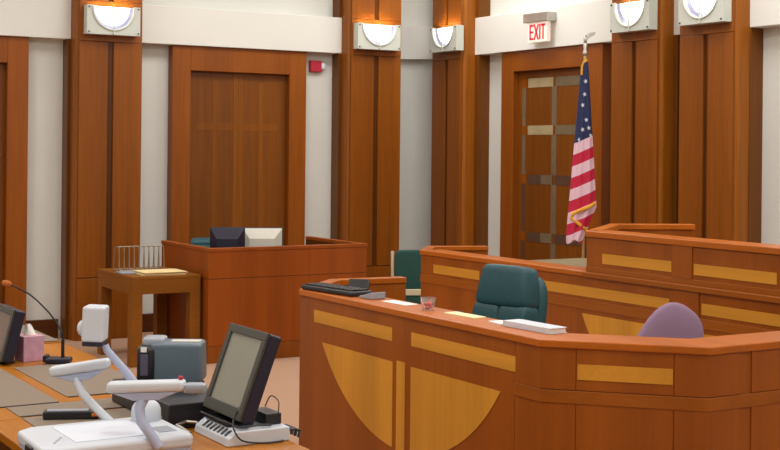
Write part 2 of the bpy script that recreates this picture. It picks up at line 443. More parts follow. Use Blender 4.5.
# ---- doors (local frame: wall plane y=0, faces -y)
def door(n, loc, rz, lab, w=0.780, jamb=0.205, lintel=2.72, kind='plain', top=2.98):
    t = Thing('door_%d' % n, lab, 'door', loc, rz, kind='structure', local=True)
    fr = MB().box(-w, -w+jamb, -0.12, 0, 0, top).box(w-jamb, w, -0.12, 0, 0, top).box(-w+jamb, w-jamb, -0.12, 0, lintel, top)
    t.part('door_frame', fr, W_FRAME, bev=0.006)
    wi = w-jamb
    for s0, s1 in ((-wi, -0.0008), (0.0008, wi)):
        leaf = t.part('door_leaf', MB().box(s0, s1, -0.045, -0.005, 0.0, lintel), W_DOOR, bev=0.003)
        def strip(nm, x0, x1, z0, z1, m, th=0.0035):
            t.part(nm, MB().box(x0, x1, -0.045-th, -0.045, z0, z1), m, parent=leaf)
        if kind == 'plain':
            l = s0 < -0.1
            strip('meeting_stile', s1-0.055 if l else s0, s1 if l else s0+0.055, 0.0, lintel, W_DOOR2)
            q0, q1 = (s0+0.10, s1-0.057) if l else (s0+0.057, s1-0.10)
            strip('inlay_rail', q0, q1, 2.10, 2.18, W_DOOR2)
            c = (q0+q1)/2
            for z0, z1 in ((0.12, 2.098), (2.182, 2.62)): strip('inlay_strip', c-0.03, c+0.03, z0, z1, W_DOOR2)
        else:
            inner = s1 if s0 < -0.1 else s0
            sg = -1 if s0 < -0.1 else 1
            for z0, z1 in ((0.1, 0.94), (1.04, 1.56), (1.66, 2.09), (2.19, 2.60)):
                a_, b_ = sorted((inner, inner+sg*0.04)); strip('pewter_stile', a_, b_, z0, z1, INLAY_METAL)
                a_, b_ = sorted((inner+sg*0.50, inner+sg*0.56)); strip('pewter_stile', a_, b_, z0, z1, INLAY_METAL if z0 > 1.6 else INLAY_DARK)
            for q, z in enumerate((2.65, 2.14, 1.61, 0.99)):
                m = (INLAY_PALE, INLAY_PALE, INLAY_DARK, INLAY_DARK)[q]
                if sg < 0:
                    strip('pewter_rail', inner-0.46, inner-0.02, z-0.05, z+0.05, m)
                    if q > 1: strip('pewter_block', inner-0.22, inner-0.02, z-0.05, z+0.05, INLAY_METAL, 0.005)
                    strip('wood_block', inner-0.56, inner-0.48, z-0.05, z+0.05, W_FRAME)
                else:
                    strip('pewter_rail', inner+0.02, inner+0.46, z-0.05, z+0.05, INLAY_METAL if q < 2 else INLAY_DARK)
    return t
door(1, (2.815, YB, 0), 0, 'wooden door at the left edge of the photo')
door(2, (5.868, YB, 0), 0, 'wide plain wooden double door under the white band')
door(3, (XR, 11.065, 0), R90, 'wooden double door with pewter lattice strips under the EXIT sign', w=0.86, jamb=0.222, lintel=2.78, kind='lattice', top=3.0)

# ------------------------------------------------------------------ wall fittings
t = Thing('fire_alarm', 'small red fire alarm with white strobe on the wall beside the double door', 'alarm', (6.83, YB, 2.83))
t.part('body', MB().box(6.735, 6.875, YB-0.055, YB+0.003, 2.77, 2.895), RED, bev=0.008)
t.part('strobe', MB().puff((6.895, YB-0.035, 2.832), (0.055, 0.06, 0.08), 0.6), WHITEP, smooth=True, label='white strobe lens')

t = Thing('exit_sign', 'lit EXIT sign with red letters hanging on the white band', 'sign', (XR-BD, 11.1, 3.33))
xf = XR-BD
t.part('mount_bar', MB().box(xf-0.12, xf, 10.90, 11.32, 3.270, 3.365), METAL, bev=0.006)
t.part('panel', MB().box(xf-0.10, xf-0.05, 10.93, 11.26, 3.055, 3.270), EXITFACE, bev=0.006)
fx = lambda s, z, h: (xf-0.10-h, 11.26-s, z)
mb = MB(); zb, zt, lw = 3.085, 3.245, 0.021
def bar(a, b, w=lw):
    (s0, z0), (s1, z1) = a, b
    d = Vector((s1-s0, z1-z0)); nn = Vector((-d.y, d.x)).normalized()*w/2
    mb.prism([(s0+nn.x, z0+nn.y), (s0-nn.x, z0-nn.y), (s1-nn.x, z1-nn.y), (s1+nn.x, z1+nn.y)], 0.0, 0.004, fx)
zm = (zb+zt)/2
bar((0.045, zb), (0.045, zt))
for z in (zb+lw/2, zm, zt-lw/2): bar((0.045, z), (0.10, z))
bar((0.115, zb), (0.185, zt)); bar((0.185, zb), (0.115, zt))
bar((0.212, zb), (0.212, zt))
bar((0.268, zb), (0.268, zt)); bar((0.232, zt-lw/2), (0.304, zt-lw/2))
t.part('lettering', mb, EXITRED, label='red capital letters EXIT')

# ------------------------------------------------------------------ flag on its stand
FR = -math.radians(30.9)
fl = (7.81, 9.553, 0)
t = Thing('flag_pole', 'brass topped flag pole standing behind the judge bench', 'flag pole', fl, FR, local=True)
t.part('base', MB().lathe([(0.16, 0), (0.16, 0.03), (0.12, 0.06), (0.04, 0.09), (0.03, 0.14)], n=28), BRASS, smooth=True)
t.part('pole', MB().lathe([(0.015, 0.10), (0.015, 2.80)], n=14), BRASS, smooth=True)
t.part('collar', MB().lathe([(0.012, 2.79), (0.026, 2.81), (0.026, 2.83), (0.014, 2.86), (0.022, 2.90), (0.008, 2.925)], n=16), METAL, smooth=True)
eg = MB().puff((0.0, 0, 2.945), (0.035, 0.035, 0.07), 0.9, 8).puff((0.012, 0, 2.985), (0.03, 0.026, 0.03), 0.9, 8)
t.part('eagle_body', eg, METAL, smooth=True)
for s in (-1, 1):
    t.part('eagle_wing', MB().prism([(0.0, 2.93), (0.035, 2.965), (0.085, 2.99), (0.09, 3.015), (0.04, 3.01), (0.005, 2.97)], s*0.012-0.004, s*0.012+0.004, lambda a, b, h: (a, h*2.2, b)), METAL)
# cloth, gathered in folds
Z1, Z0 = 2.74, 1.08
def flag_pt(u, v):
    z = Z1 - (Z1-Z0)*v
    L = -0.035 - 0.125*min(1, v*1.05); Rr = 0.028 + 0.09*min(1, v*1.25)
    if v > 0.80: Rr = 0.118 - (v-0.80)*0.7
    ph = 2*PI*u
    cx, hw = (L+Rr)/2, (Rr-L)/2
    dp = 0.03 + 0.055*min(1, v*1.4)
    fold = 1 + 0.16*math.cos(7*ph + 2.2*v)*min(1, 2*v+0.2)
    x = cx + hw*math.cos(ph); y = dp*math.sin(ph)*fold - 0.01
    return (x, y, z + 0.02*math.sin(3*ph)*v)
fo = Thing('flag', 'red white and blue star striped flag with gold fringe hanging on the pole', 'flag', fl, FR, local=True)
mb = MB(); mb.grid(flag_pt, 84, 60, closed_u=True)
cloth = fo.part('cloth', mb, FLAG, smooth=True)
def front(x, z, lift=0.006):
    v = (Z1-z)/(Z1-Z0); best = None
    for i in range(0, 200):
        u = 0.5 + 0.5*i/199
        p = flag_pt(u, v)
        if best is None or abs(p[0]-x) < abs(best[0]-x): best = p
    return Vector((x, best[1]-lift, z))
for sx, sz in ((-0.027, 2.34), (0.008, 2.205), (-0.028, 2.115), (0.03, 2.13), (-0.055, 2.02), (-0.01, 2.44), (0.045, 2.06), (0.0, 2.56)):
    p = front(sx, sz, 0.003)
    pts = []
    for i in range(10):
        r = 0.024 if i % 2 == 0 else 0.010; a = PI/2 + i*PI/5 + 0.25
        pts.append((p.x + r*math.cos(a)*0.85, p.z + r*math.sin(a)))
    fo.part('star', MB().prism(pts, p.y-0.003, p.y+0.003, lambda a, b, h: (a, h, b)), WHITEP, parent=None)
fp = [front(0.095, 1.44, .004), front(0.03, 1.405, .012), front(-0.06, 1.37, .014), front(-0.115, 1.335, .012), front(-0.12, 1.30, .012), front(-0.06, 1.25, .014), front(0.0, 1.205, .012), front(0.03, 1.18, .01)]
fo.part('gold_fringe', MB().tube(fp, 0.016, 8), GOLD, smooth=True, label='gold fringe along the folded lower edge')
fp = [front(0.015, 2.755, .004), front(-0.02, 2.735, .006), front(-0.032, 2.70, .006), front(-0.036, 2.62, .006)]
fo.part('gold_fringe', MB().tube(fp, 0.010, 8), GOLD, smooth=True)

# ------------------------------------------------------------------ judge bench (two tiers)
t = Thing('judge_bench', 'large two-tiered wooden judge bench with yellow inlays in front of the flag', 'judge bench', (5.7, 6.5, 0))
lowl = [(6.50, 9.24), (6.03, 9.43), (5.72, 9.05), (5.72, 4.30), (6.2, 3.8), (7.6, 3.8)]
mb = MB(); ribbon(mb, lowl, 0, 0.06, 0, 1.065)
t.part('lower_front', mb, W_FRONT, bev=0.004)
lowcap = [(6.50, 9.24), (6.03, 9.43), (5.72, 9.05), (5.72, 6.985)]
mb = MB(); ribbon(mb, lowcap[2:], -0.012, 0.20, 1.065, 1.10)
t.part('lower_cap', mb, W_CAPY, bev=0.004)
mb = MB(); ribbon(mb, lowcap[:3], -0.012, 0.075, 1.065, 1.10)
t.part('lower_cap', mb, W_CAPY, bev=0.004)
upl = [(7.05, 7.35), (6.48, 7.60), (5.72, 6.96), (5.72, 5.12), (6.2, 4.62), (7.2, 4.62)]
mb = MB(); ribbon(mb, upl, 0, 0.06, 1.065, 1.335)
t.part('upper_front', mb, W_FRONT, bev=0.004)
mb = MB(); ribbon(mb, upl[3:], 0.0, 0.06, 0.0, 1.062)
t.part('return_panel', mb, W_FRONT, bev=0.003)
mb = MB(); ribbon(mb, upl[2:], -0.014, 0.20, 1.335, 1.375)
t.part('upper_cap', mb, W_CAPY, bev=0.005)
mb = MB(); ribbon(mb, upl[:3], -0.014, 0.075, 1.335, 1.375)
t.part('upper_cap', mb, W_CAPY, bev=0.005)
mb = MB(); ribbon(mb, [(5.72, 6.985), (5.72, 5.12), (5.77, 5.07)], -0.022, 0.0, 1.062, 1.10)
t.part('ledge_moulding', mb, W_BAND, bev=0.006)
mb = MB(); ribbon(mb, [(5.72, 9.05), (5.72, 4.30)], -0.006, 0.0, 0.845, 0.905)
t.part('lower_band', mb, W_BAND, bev=0.002)
mb = MB(); ribbon(mb, [(5.72, 6.96), (5.72, 5.12)], -0.006, 0.0, 1.10, 1.135)
t.part('upper_band', mb, W_BAND, bev=0.002)
t.part('desk_top', MB().box(5.90, 6.75, 6.2, 8.25, 1.02, 1.062), COUNTER, bev=0.003, label='grey-green desk top behind the cap')
t.part('desk_support', MB().box(6.3, 6.7, 6.3, 8.15, 0.0, 1.02), W_FRONT)
F = on_face((5.72, 9.05), (5.72, 4.30))       # s runs towards the camera
def yy(y): return 9.05-y
for y0, y1 in ((8.86, 8.22), (7.98, 6.15), (5.87, 4.45)):
    t.part('inlay_strip', MB().prism(rect(yy(y0), yy(y1), 0.93, 0.998), -0.001, 0.008 if False else 0.003, F), W_INLAY, label='yellow maple inlay strip')
for y0, y1 in ((6.795, 6.135), (5.94, 5.28)):
    t.part('inlay_strip', MB().prism(rect(yy(y0), yy(y1), 1.165, 1.232), -0.001, 0.003, F), W_INLAY, label='yellow maple inlay strip')
t.part('centre_stile', MB().prism(rect(yy(6.135)+0.012, yy(5.94)-0.012, 1.135, 1.335), -0.001, 0.008, F), W_FRONT, bev=0.002)
t.part('centre_stile', MB().prism(rect(yy(6.15)+0.02, yy(5.87)-0.02, 0.905, 1.062), -0.001, 0.008, F), W_FRONT, bev=0.002)
def segment(c, half, gap, off, R, z0, side):
    """half of a circular segment under a chord at z0, centre c, left out within gap of the middle"""
    pts = [(c+side*gap, z0), (c+side*half, z0)]
    n = 26
    for i in range(1, n+1):
        s = half + (gap-half)*i/n
        pts.append((c+side*s, z0 - (math.sqrt(max(0, R*R-s*s)) - off)))
    return pts
cs = yy(6.0)
for side in (-1, 1):
    t.part('half_round_inlay', MB().prism(segment(cs, 1.0, 0.10, 0.50, 1.118, 0.815, side), -0.001, 0.003, F), W_INLAYZ, label='yellow quarter-round inlay panel')

# ------------------------------------------------------------------ octagonal station in the foreground
t = Thing('clerk_station', 'large wooden octagonal station with yellow half-moon inlay in the foreground', 'clerk station', (3.7, 5.65, 0))
ST = [(4.40, 7.19), (3.91, 7.235), (3.47, 6.79), (3.47, 4.525), (3.96, 4.02), (5.1, 4.02)]
mb = MB(); ribbon(mb, ST, 0.006, 0.06, 0.0, 1.065)
t.part('carcass', mb, W_FRONT, bev=0.002)
mb = MB(); ribbon(mb, ST[2:], -0.010, 0.225, 1.065, 1.10)
t.part('top_cap', mb, W_CAPY, bev=0.006, label='bright orange wooden cap')
mb = MB(); ribbon(mb, [ST[0], ST[1], (3.485, 6.805)], -0.010, 0.07, 1.065, 1.10)
t.part('end_cap', mb, W_CAPY, bev=0.004)
mb = MB(); ribbon(mb, [(3.47, 4.705), ST[3], ST[4], ST[5]], -0.004, 0.006, 0.83, 0.885)
t.part('waist_band', mb, W_BAND, bev=0.002)
mb = MB(); ribbon(mb, ST, -0.002, 0.006, 0.0, 0.128)
t.part('plinth', mb, W_FRONT, bev=0.002)
def panel(F, s0, s1, z0, z1): t.part('face_panel', MB().prism(rect(s0, s1, z0, z1), -0.006, 0.0, F), W_FRONT, bev=0.0015)
F1 = on_face(ST[2], ST[3]); F2 = on_face(ST[3], ST[4]); F3 = on_face(ST[4], ST[5]); F0 = on_face(ST[1], ST[2]); F00 = on_face(ST[0], ST[1])
L1 = 2.265; L2 = math.hypot(0.49, 0.505); L0 = math.hypot(0.44, 0.445)
panel(F1, 0.0, L1-0.183, 0.132, 1.065); panel(F1, L1-0.18, L1, 0.132, 0.83); panel(F1, L1-0.18, L1, 0.885, 1.065)
for z0, z1 in ((0.132, 0.83), (0.888, 1.065)):
    panel(F2, 0.0, 0.152, z0, z1); panel(F2, 0.155, 0.561, z0, z1); panel(F2, 0.564, L2, z0, z1)
    panel(F3, 0.0, 0.185, z0, z1); panel(F3, 0.25, 1.10, z0, z1)
panel(F0, 0.0, L0, 0.132, 1.065); panel(F00, 0.0, 0.49, 0.132, 1.065)
def y1(y): return 6.79-y
for a, b in ((6.61, 5.755), (5.57, 4.70)):
    t.part('inlay_strip', MB().prism(rect(y1(a), y1(b), 0.932, 1.0), -0.001, 0.003, F1), W_INLAY, label='yellow maple inlay strip')
t.part('inlay_strip', MB().prism(rect(0.160, 0.558, 0.934, 1.0), -0.001, 0.003, F2), W_INLAY, label='yellow maple inlay strip')
c1 = y1(5.66)
for side in (-1, 1):
    t.part('half_round_inlay', MB().prism(segment(c1, 0.85, 0.088, 0.608, 1.045, 0.828, side), -0.001, 0.003, F1), W_INLAYZ, label='yellow quarter-round inlay panel')
t.part('centre_inlay', MB().prism(rect(c1-0.048, c1+0.032, 0.20, 0.84), -0.001, 0.003, F1), W_INLAYZ, label='narrow upright yellow inlay')
t.part('work_surface', MB().box(3.58, 4.10, 4.75, 6.75, 0.72, 0.75), COUNTER, bev=0.003)

# ------------------------------------------------------------------ clerk box by the back wall
t = Thing('clerk_box', 'plain reddish wooden enclosure with two monitors before the double door', 'enclosure', (5.42, 11.4, 0))
ring = [(4.63, 11.98), (4.63, 10.84), (6.24, 10.84), (6.24, 12.0)]
mb = MB(); ribbon(mb, ring, 0.006, 0.05, 0, 0.99); t.part('carcass', mb, W_GROOVE)
mb = MB(); ribbon(mb, ring, -0.008, 0.055, 0.99, 1.022); t.part('top_cap', mb, W_CLERK, bev=0.004)
mb = MB(); ribbon(mb, ring, 0.0, 0.006, 0.152, 0.745); t.part('lower_panel', mb, W_CLERK, bev=0.0015)
mb = MB(); ribbon(mb, ring, 0.0, 0.006, 0.75, 0.99); t.part('upper_panel', mb, W_CLERK, bev=0.0015)
mb = MB(); ribbon(mb, ring, -0.004, 0.006, 0.0, 0.148); t.part('plinth', mb, W_FRAME, bev=0.0015)
t.part('desk_top', MB().box(4.70, 6.17, 10.90, 11.40, 0.71, 0.74), W_CLERK, bev=0.003)

# monitors in the box (backs towards the camera)
def rear_monitor(base, rz, label, body_m, panel_m, w, h, back_dark):
    m = Thing('computer_monitor', label, 'monitor', base, rz, group='monitors in the clerk enclosure', local=True)
    m.part('foot', MB().lathe([(0.11, 0), (0.11, 0.012), (0.05, 0.02)], n=24), body_m, smooth=True)
    m.part('stem', MB().box(-0.035, 0.035, -0.02, 0.02, 0.015, 0.20), panel_m, bev=0.006)
    z0 = 0.14
    bz = MB().box(-w/2, w/2, 0.0, 0.025, z0, z0+h); m.part('screen_case', bz, body_m, bev=0.005)
    bk = MB(); F_ = lambda a, b, hh: (a, hh, b)
    lo = [(-w/2+0.005, z0+0.005), (w/2-0.005, z0+0.005), (w/2-0.005, z0+h-0.005), (-w/2+0.005, z0+h-0.005)]
    hi = [(-w*0.30, z0+h*0.08), (w*0.30, z0+h*0.08), (w*0.30, z0+h*0.66), (-w*0.30, z0+h*0.66)]
    A = [bk.bm.verts.new(F_(a, b, 0.0)) for a, b in lo]; B = [bk.bm.verts.new(F_(a, b, -0.06)) for a, b in hi]
    bk.bm.faces.new(A); bk.bm.faces.new(B[::-1])
    for i in range(4): bk.bm.faces.new([A[i], A[(i+1) % 4], B[(i+1) % 4], B[i]])
    bko = m.part('back_shell', bk, back_dark, bev=0.004)
    m.part('cable_cover', MB().box(-0.05, 0.05, -0.075, -0.055, z0+0.02, z0+h*0.36), panel_m, bev=0.004)
    m.part('maker_tag', MB().box(w*0.26, w*0.34, -0.036, -0.030, z0+h*0.52, z0+h*0.60), GREYP) if body_m is BLACKP and w < 0.35 else None
    m.part('screen', MB().box(-w/2+0.015, w/2-0.015, 0.025, 0.027, z0+0.015, z0+h-0.015), SCREEN)
    return m
rear_monitor((4.945, 11.15, 0.741), math.radians(-27), 'black monitor seen from behind, on the left in the clerk enclosure', BLACKP, PALEGREY, 0.32, 0.305, NAVYP)
rear_monitor((5.30, 11.16, 0.741), math.radians(-27), 'pale grey monitor seen from behind, beside the black one', BLACKP, GREYP, 0.385, 0.295, PALEGREY)

# ------------------------------------------------------------------ chairs
def exec_chair(loc, rz, label, top, m, w=0.50, az=0.68):
    """high-backed padded office chair; faces local -y"""
    c = Thing('office_chair', label, 'chair', loc, rz, local=True)
    seat_z = 0.46
    c.part('seat', MB().puff((0, -0.04, seat_z), (w, 0.50, 0.13), 0.4), m, smooth=True)
    Tm = Matrix.Rotation(math.radians(-9), 3, 'X')
    hb = top-0.40
    zc = top - hb/2; yb = 0.24
    up = hb*0.26
    def at(x, z, y=0): return (x, yb + (z-zc)*0.16 + y, z)
    c.part('head_cushion', MB().puff(at(0, top-up/2), (w, 0.17, up+0.035), 0.30, M=Tm, taper=0.2), m, smooth=True)
    lo = hb-up
    for s in (-1, 1):
        c.part('back_cushion', MB().puff(at(s*w*0.245, top-up-lo/2), (w*0.53, 0.16, lo+0.03), 0.26, M=Tm), m, smooth=True)
    c.part('back_shell', MB().puff(at(0, zc-0.02, 0.115), (w*0.98, 0.10, hb*0.96), 0.4, M=Tm), m, smooth=True)
    for s in (-1, 1):
        a = c.part('armrest', MB().puff((s*(w/2+0.05), 0.0, az), (0.075, 0.34, 0.055), 0.5, 8), m, smooth=True)
        c.part('arm_post', MB().tube([(s*(w/2-0.02), -0.1, 0.43), (s*(w/2+0.05), -0.1, 0.47), (s*(w/2+0.05), -0.1, az-0.02)], 0.018, 8), BLACKP, smooth=True, parent=a)
    c.part('gas_column', MB().lathe([(0.03, 0.10), (0.03, 0.30), (0.02, 0.30), (0.02, 0.42)], n=14), BLACKP, smooth=True)
    for i in range(5):
        a = 2*PI*i/5 + 0.3
        leg = c.part('leg', MB().tube([(0.02*math.cos(a), 0.02*math.sin(a), 0.12), (0.28*math.cos(a), 0.28*math.sin(a), 0.075)], [0.028, 0.018], 8), BLACKP, smooth=True)
        c.part('caster', MB().puff((0.28*math.cos(a), 0.28*math.sin(a), 0.03), (0.05, 0.05, 0.06), 0.8, 8), BLACKP, smooth=True, parent=leg)
    return c
exec_chair((4.29, 6.20, 0), math.radians(-76), 'dark teal padded office chair inside the foreground station', 1.22, TEAL, 0.40, 0.935)
exec_chair((5.00, 11.75, 0), math.radians(155), 'dark teal chair showing just its top behind the black monitor', 1.045, TEAL, 0.36)

# lavender task chair
c = Thing('task_chair', 'lavender fabric task chair with rounded back inside the foreground station', 'chair', (4.63, 5.0, 0), math.radians(-8), local=True)
mb = MB()
def backpt(u, v):
    return None
Tm = Matrix.Rotation(math.radians(-8), 3, 'X')
c.part('seat', MB().puff((0, -0.22, 0.50), (0.46, 0.44, 0.09), 0.5), LAV, smooth=True)
c.part('backrest', MB().puff((0.0, 0.02, 0.875), (0.38, 0.085, 0.56), 0.78, 18, M=Matrix.Rotation(math.radians(33), 3, 'Y')), LAV, smooth=True)
c.part('back_post', MB().tube([(0, -0.2, 0.42), (0, 0.09, 0.44), (0, 0.10, 0.60), (0, 0.05, 0.85)], 0.02, 8), BLACKP, smooth=True)
c.part('gas_column', MB().lathe([(0.03, 0.10), (0.03, 0.30), (0.02, 0.30), (0.02, 0.46)], 0, -0.2, n=14), BLACKP, smooth=True)
for i in range(5):
    a = 2*PI*i/5
    leg = c.part('leg', MB().tube([(0.02*math.cos(a), -0.2+0.02*math.sin(a), 0.12), (0.27*math.cos(a), -0.2+0.27*math.sin(a), 0.075)], [0.026, 0.017], 8), BLACKP, smooth=True)
    c.part('caster', MB().puff((0.27*math.cos(a), -0.2+0.27*math.sin(a), 0.03), (0.05, 0.05, 0.06), 0.8, 8), BLACKP, smooth=True, parent=leg)

# corner chair with pale frame
c = Thing('armchair', 'green upholstered chair with pale frame standing in the curved corner', 'chair', (7.22, 11.42, 0), math.radians(-25), local=True)
c.part('backrest', MB().puff((0, 0.22, 0.65), (0.50, 0.08, 0.45), 0.25), TEAL_FABRIC, smooth=True)
c.part('seat', MB().puff((0, -0.02, 0.40), (0.50, 0.46, 0.10), 0.3), TEAL_FABRIC, smooth=True)
c.part('seat_rail', MB().box(-0.27, 0.27, -0.27, -0.235, 0.455, 0.515), W_LIGHT, bev=0.006)
for s in (-1, 1):
    c.part('back_post', MB().tube([(s*0.27, 0.24, 0.0), (s*0.27, 0.20, 0.5), (s*0.27, 0.25, 0.86)], 0.018, 8), W_LIGHT, smooth=True)
    c.part('front_leg', MB().box(s*0.27-0.018, s*0.27+0.018, -0.27, -0.235, 0.0, 0.455), W_LIGHT, bev=0.004)
    c.part('arm_rail', MB().box(s*0.27-0.02, s*0.27+0.02, -0.235, 0.205, 0.47, 0.505), W_LIGHT, bev=0.006)
c.part('skirt', MB().box(-0.25, 0.25, -0.23, 0.2, 0.20, 0.36), TEAL_FABRIC, bev=0.01)

# ------------------------------------------------------------------ side table, sorter, folders
t = Thing('side_table', 'small square wooden table beside the clerk enclosure', 'table', (4.26, 11.35, 0))
X0, X1, Y0, Y1, TZ = 3.96, 4.605, 10.95, 11.86, 0.785
t.part('table_top', MB().box(X0, X1, Y0, Y1, TZ-0.03, TZ), W_TABLE, bev=0.004)
t.part('apron', MB().box(X0+0.005, X1-0.005, Y0+0.005, Y0+0.035, TZ-0.155, TZ-0.03).box(X0+0.005, X1-0.005, Y1-0.035, Y1-0.005, TZ-0.155, TZ-0.03)
       .box(X0+0.005, X0+0.035, Y0+0.035, Y1-0.035, TZ-0.155, TZ-0.03).box(X1-0.035, X1-0.005, Y0+0.035, Y1-0.035, TZ-0.155, TZ-0.03), W_TABLE)
for x in (X0+0.002, X1-0.102):
    for y in (Y0+0.002, Y1-0.102):
        t.part('leg', MB().box(x, x+0.10, y, y+0.10, 0, TZ-0.03), W_TABLE, bev=0.004)
t = Thing('file_sorter', 'empty wire file sorter on the small wooden table', 'file sorter', (4.22, 11.5, TZ))
xs0, xs1, ya, yb_ = 4.015, 4.44, 11.42, 11.58
fr = MB().tube([(xs0, ya, TZ+0.012), (xs1, ya, TZ+0.012), (xs1, yb_, TZ+0.012), (xs0, yb_, TZ+0.012)], 0.005, 6, closed=True)
t.part('base_frame', fr, WIRE, smooth=True)
for i in range(10):
    x = xs0 + (xs1-xs0)*i/9
    pts = [(x, ya, TZ+0.012), (x, ya+0.02, TZ+0.215), (x, ya+0.04, TZ+0.222), (x, yb_-0.04, TZ+0.222), (x, yb_-0.02, TZ+0.215), (x, yb_, TZ+0.012)]
    t.part('wire_divider', MB().tube(pts, 0.0042, 6), WIRE, smooth=True)
t.part('top_wire', MB().tube([(xs0, ya+0.05, TZ+0.226), (xs1, ya+0.05, TZ+0.226)], 0.0035, 6), WIRE)
single('paper_tray', MB().box(3.97, 4.14, 11.22, 11.40, TZ+0.001, TZ+0.012), GREYP, 'thin grey tray at the left end of the small wooden table', 'tray', (4.05, 11.31, TZ+0.001), bev=0.003)
for i, (x, y, rz, lab) in enumerate(((4.29, 11.16, -0.06, 'lowest cream folder of the pile on the small wooden table'), (4.31, 11.17, 0.03, 'middle cream folder of the pile on the small wooden table'), (4.30, 11.155, -0.02, 'topmost cream folder of the pile on the small wooden table'))):
    single('paper_folder', MB().box(-0.20, 0.20, -0.15, 0.15, 0, 0.008), MANILA, lab, 'folder', (x, y, TZ+0.001+0.009*i), bev=0.002, group='cream folders on the small table', local=True, rz=rz)

# ------------------------------------------------------------------ things on the station ledge
LZ = 1.1005
t = Thing('computer_keyboard', 'black keyboard on the far end of the station cap', 'keyboard', (3.555, 6.52, LZ))
M_ = Matrix.Translation((3.565, 6.53, LZ)) @ Matrix.Rotation(math.radians(8), 4, 'Z')
t.part('body', MB().box(-0.075, 0.075, -0.24, 0.24, 0.0, 0.028, M_), BLACKP, bev=0.009)
mb = MB()
for i in range(4):
    for j in range(13):
        mb.box(-0.058+i*0.03, -0.034+i*0.03, -0.222+j*0.0342, -0.194+j*0.0342, 0.028, 0.036, M_)
t.part('keys', mb, BLACKP)
t = Thing('desk_display', 'small black tilted display rising behind the keyboard in the station', 'display', (3.775, 6.66, 0.75))
M_ = Matrix.Translation((3.775, 6.645, 1.115)) @ Matrix.Rotation(math.radians(-40), 4, 'Z') @ Matrix.Rotation(math.radians(-38), 4, 'X')
t.part('screen_case', MB().box(-0.06, 0.06, -0.012, 0.012, -0.045, 0.045, M_), BLACKP, bev=0.005)
t.part('stand', MB().tube([(3.775, 6.665, 0.76), (3.775, 6.665, 1.075)], 0.015, 8), BLACKP, smooth=True)
t.part('foot', MB().lathe([(0.07, 0.75), (0.07, 0.762), (0.02, 0.77)], 3.775, 6.665, n=20), BLACKP, smooth=True)
single('desk_phone', MB().prism([(0, 0), (0.11, 0), (0.11, 0.038), (0.03, 0.018), (0, 0.012)], -0.05, 0.05, lambda a, b, h: (h, 0.07-a, b)), GREYP, 'small pale grey wedge device beside the keyboard on the station cap', 'device', (3.60, 6.17, LZ), bev=0.004, local=True, rz=0.1)
def sheet(name, w, l, m, lab, cat, loc, rz, h=0.003):
    return single(name, MB().box(-w/2, w/2, -l/2, l/2, 0, h), m, lab, cat, loc, local=True, rz=rz)
sheet('paper_sheet', 0.08, 0.22, PAPER, 'white paper between the grey device and the candy glass', 'paper', (3.615, 5.93, LZ), 0.06)
sheet('paper_sheet', 0.075, 0.24, YELLOWPAPER, 'pale yellow paper on the station cap before the teal chair', 'paper', (3.625, 5.33, LZ), 0.05, 0.006)
sheet('paper_sheet', 0.075, 0.12, PAPER, 'small white paper left of the white binder on the station cap', 'paper', (3.62, 5.02, LZ), -0.1, 0.006)
t = Thing('ring_binder', 'white binder lying on the corner of the station cap', 'binder', (3.63, 4.78, LZ), math.radians(3), local=True)
t.part('cover', MB().box(-0.05, 0.05, -0.165, 0.165, 0, 0.004).box(-0.05, 0.05, -0.165, 0.165, 0.022, 0.026).box(-0.05, -0.046, -0.165, 0.165, 0.004, 0.022), WHITEP, bev=0.001)
t.part('pages', MB().box(-0.044, 0.046, -0.160, 0.160, 0.005, 0.021), PAPER)
# candy glass
gx, gy = 3.585, 5.60
single('glass_tumbler', MB().lathe([(0.030, 0), (0.040, 0.064), (0.036, 0.064), (0.027, 0.006), (0.001, 0.006)], n=28), GLASS, 'clear glass of red sweets on the station cap', 'glass', (gx, gy, LZ), smooth=True, local=True)
for i, (dx, dy, dz) in enumerate(((-0.012, -0.008, 0.016), (0.012, -0.006, 0.016), (0.0, 0.013, 0.016), (-0.009, 0.006, 0.032), (0.011, 0.004, 0.034), (0.0, -0.012, 0.034))):
    single('wrapped_sweet', MB().puff((0, 0, 0), (0.024, 0.020, 0.018), 0.8, 6), CANDY, 'red sweet inside the clear glass on the station cap', 'sweet', (gx+dx, gy+dy, LZ+dz), smooth=True, group='red sweets in the glass', local=True)

# ------------------------------------------------------------------ counsel desks
DZ = 0.76
def desk(name, label, x0, x1, y0, y1, pads, loc):
    d = Thing(name, label, 'desk', loc)
    d.part('desk_top', MB().box(x0, x1, y0, y1, DZ-0.04, DZ), W_DESK, bev=0.006)
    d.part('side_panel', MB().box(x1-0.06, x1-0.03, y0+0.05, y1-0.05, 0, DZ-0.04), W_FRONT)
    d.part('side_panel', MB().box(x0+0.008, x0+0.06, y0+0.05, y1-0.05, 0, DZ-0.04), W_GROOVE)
    d.part('modesty_panel', MB().box(x0+0.06, x1-0.06, (y0+y1)/2-0.015, (y0+y1)/2+0.015, 0.1, DZ-0.04), W_FRONT)
    for a in pads:
        p = d.part('desk_pad', MB().box(*a, DZ, DZ+0.004), PAD, bev=0.0015, label='taupe inset writing pad')
        d.part('pad_edge', MB().box(a[0]+0.005, a[1]-0.005, a[2]-0.014, a[2], DZ, DZ+0.003), SEAM, parent=p)  # dark strip along one edge of the pad
    return d
desk('counsel_desk', 'orange wooden desk with taupe pads holding the tissue box and microphone', 0.2, 2.335, 5.565, 7.60,
     [(1.84, 2.275, 5.93, 6.84), (0.3, 1.775, 5.83, 6.84), (1.53, 2.275, 5.585, 5.80)], (1.3, 6.6, 0))
desk('presenter_desk', 'orange wooden desk carrying the document camera and touch monitor', 1.385, 2.335, 3.4, 5.555,
     [(1.53, 2.275, 5.10, 5.545)], (1.85, 4.5, 0))
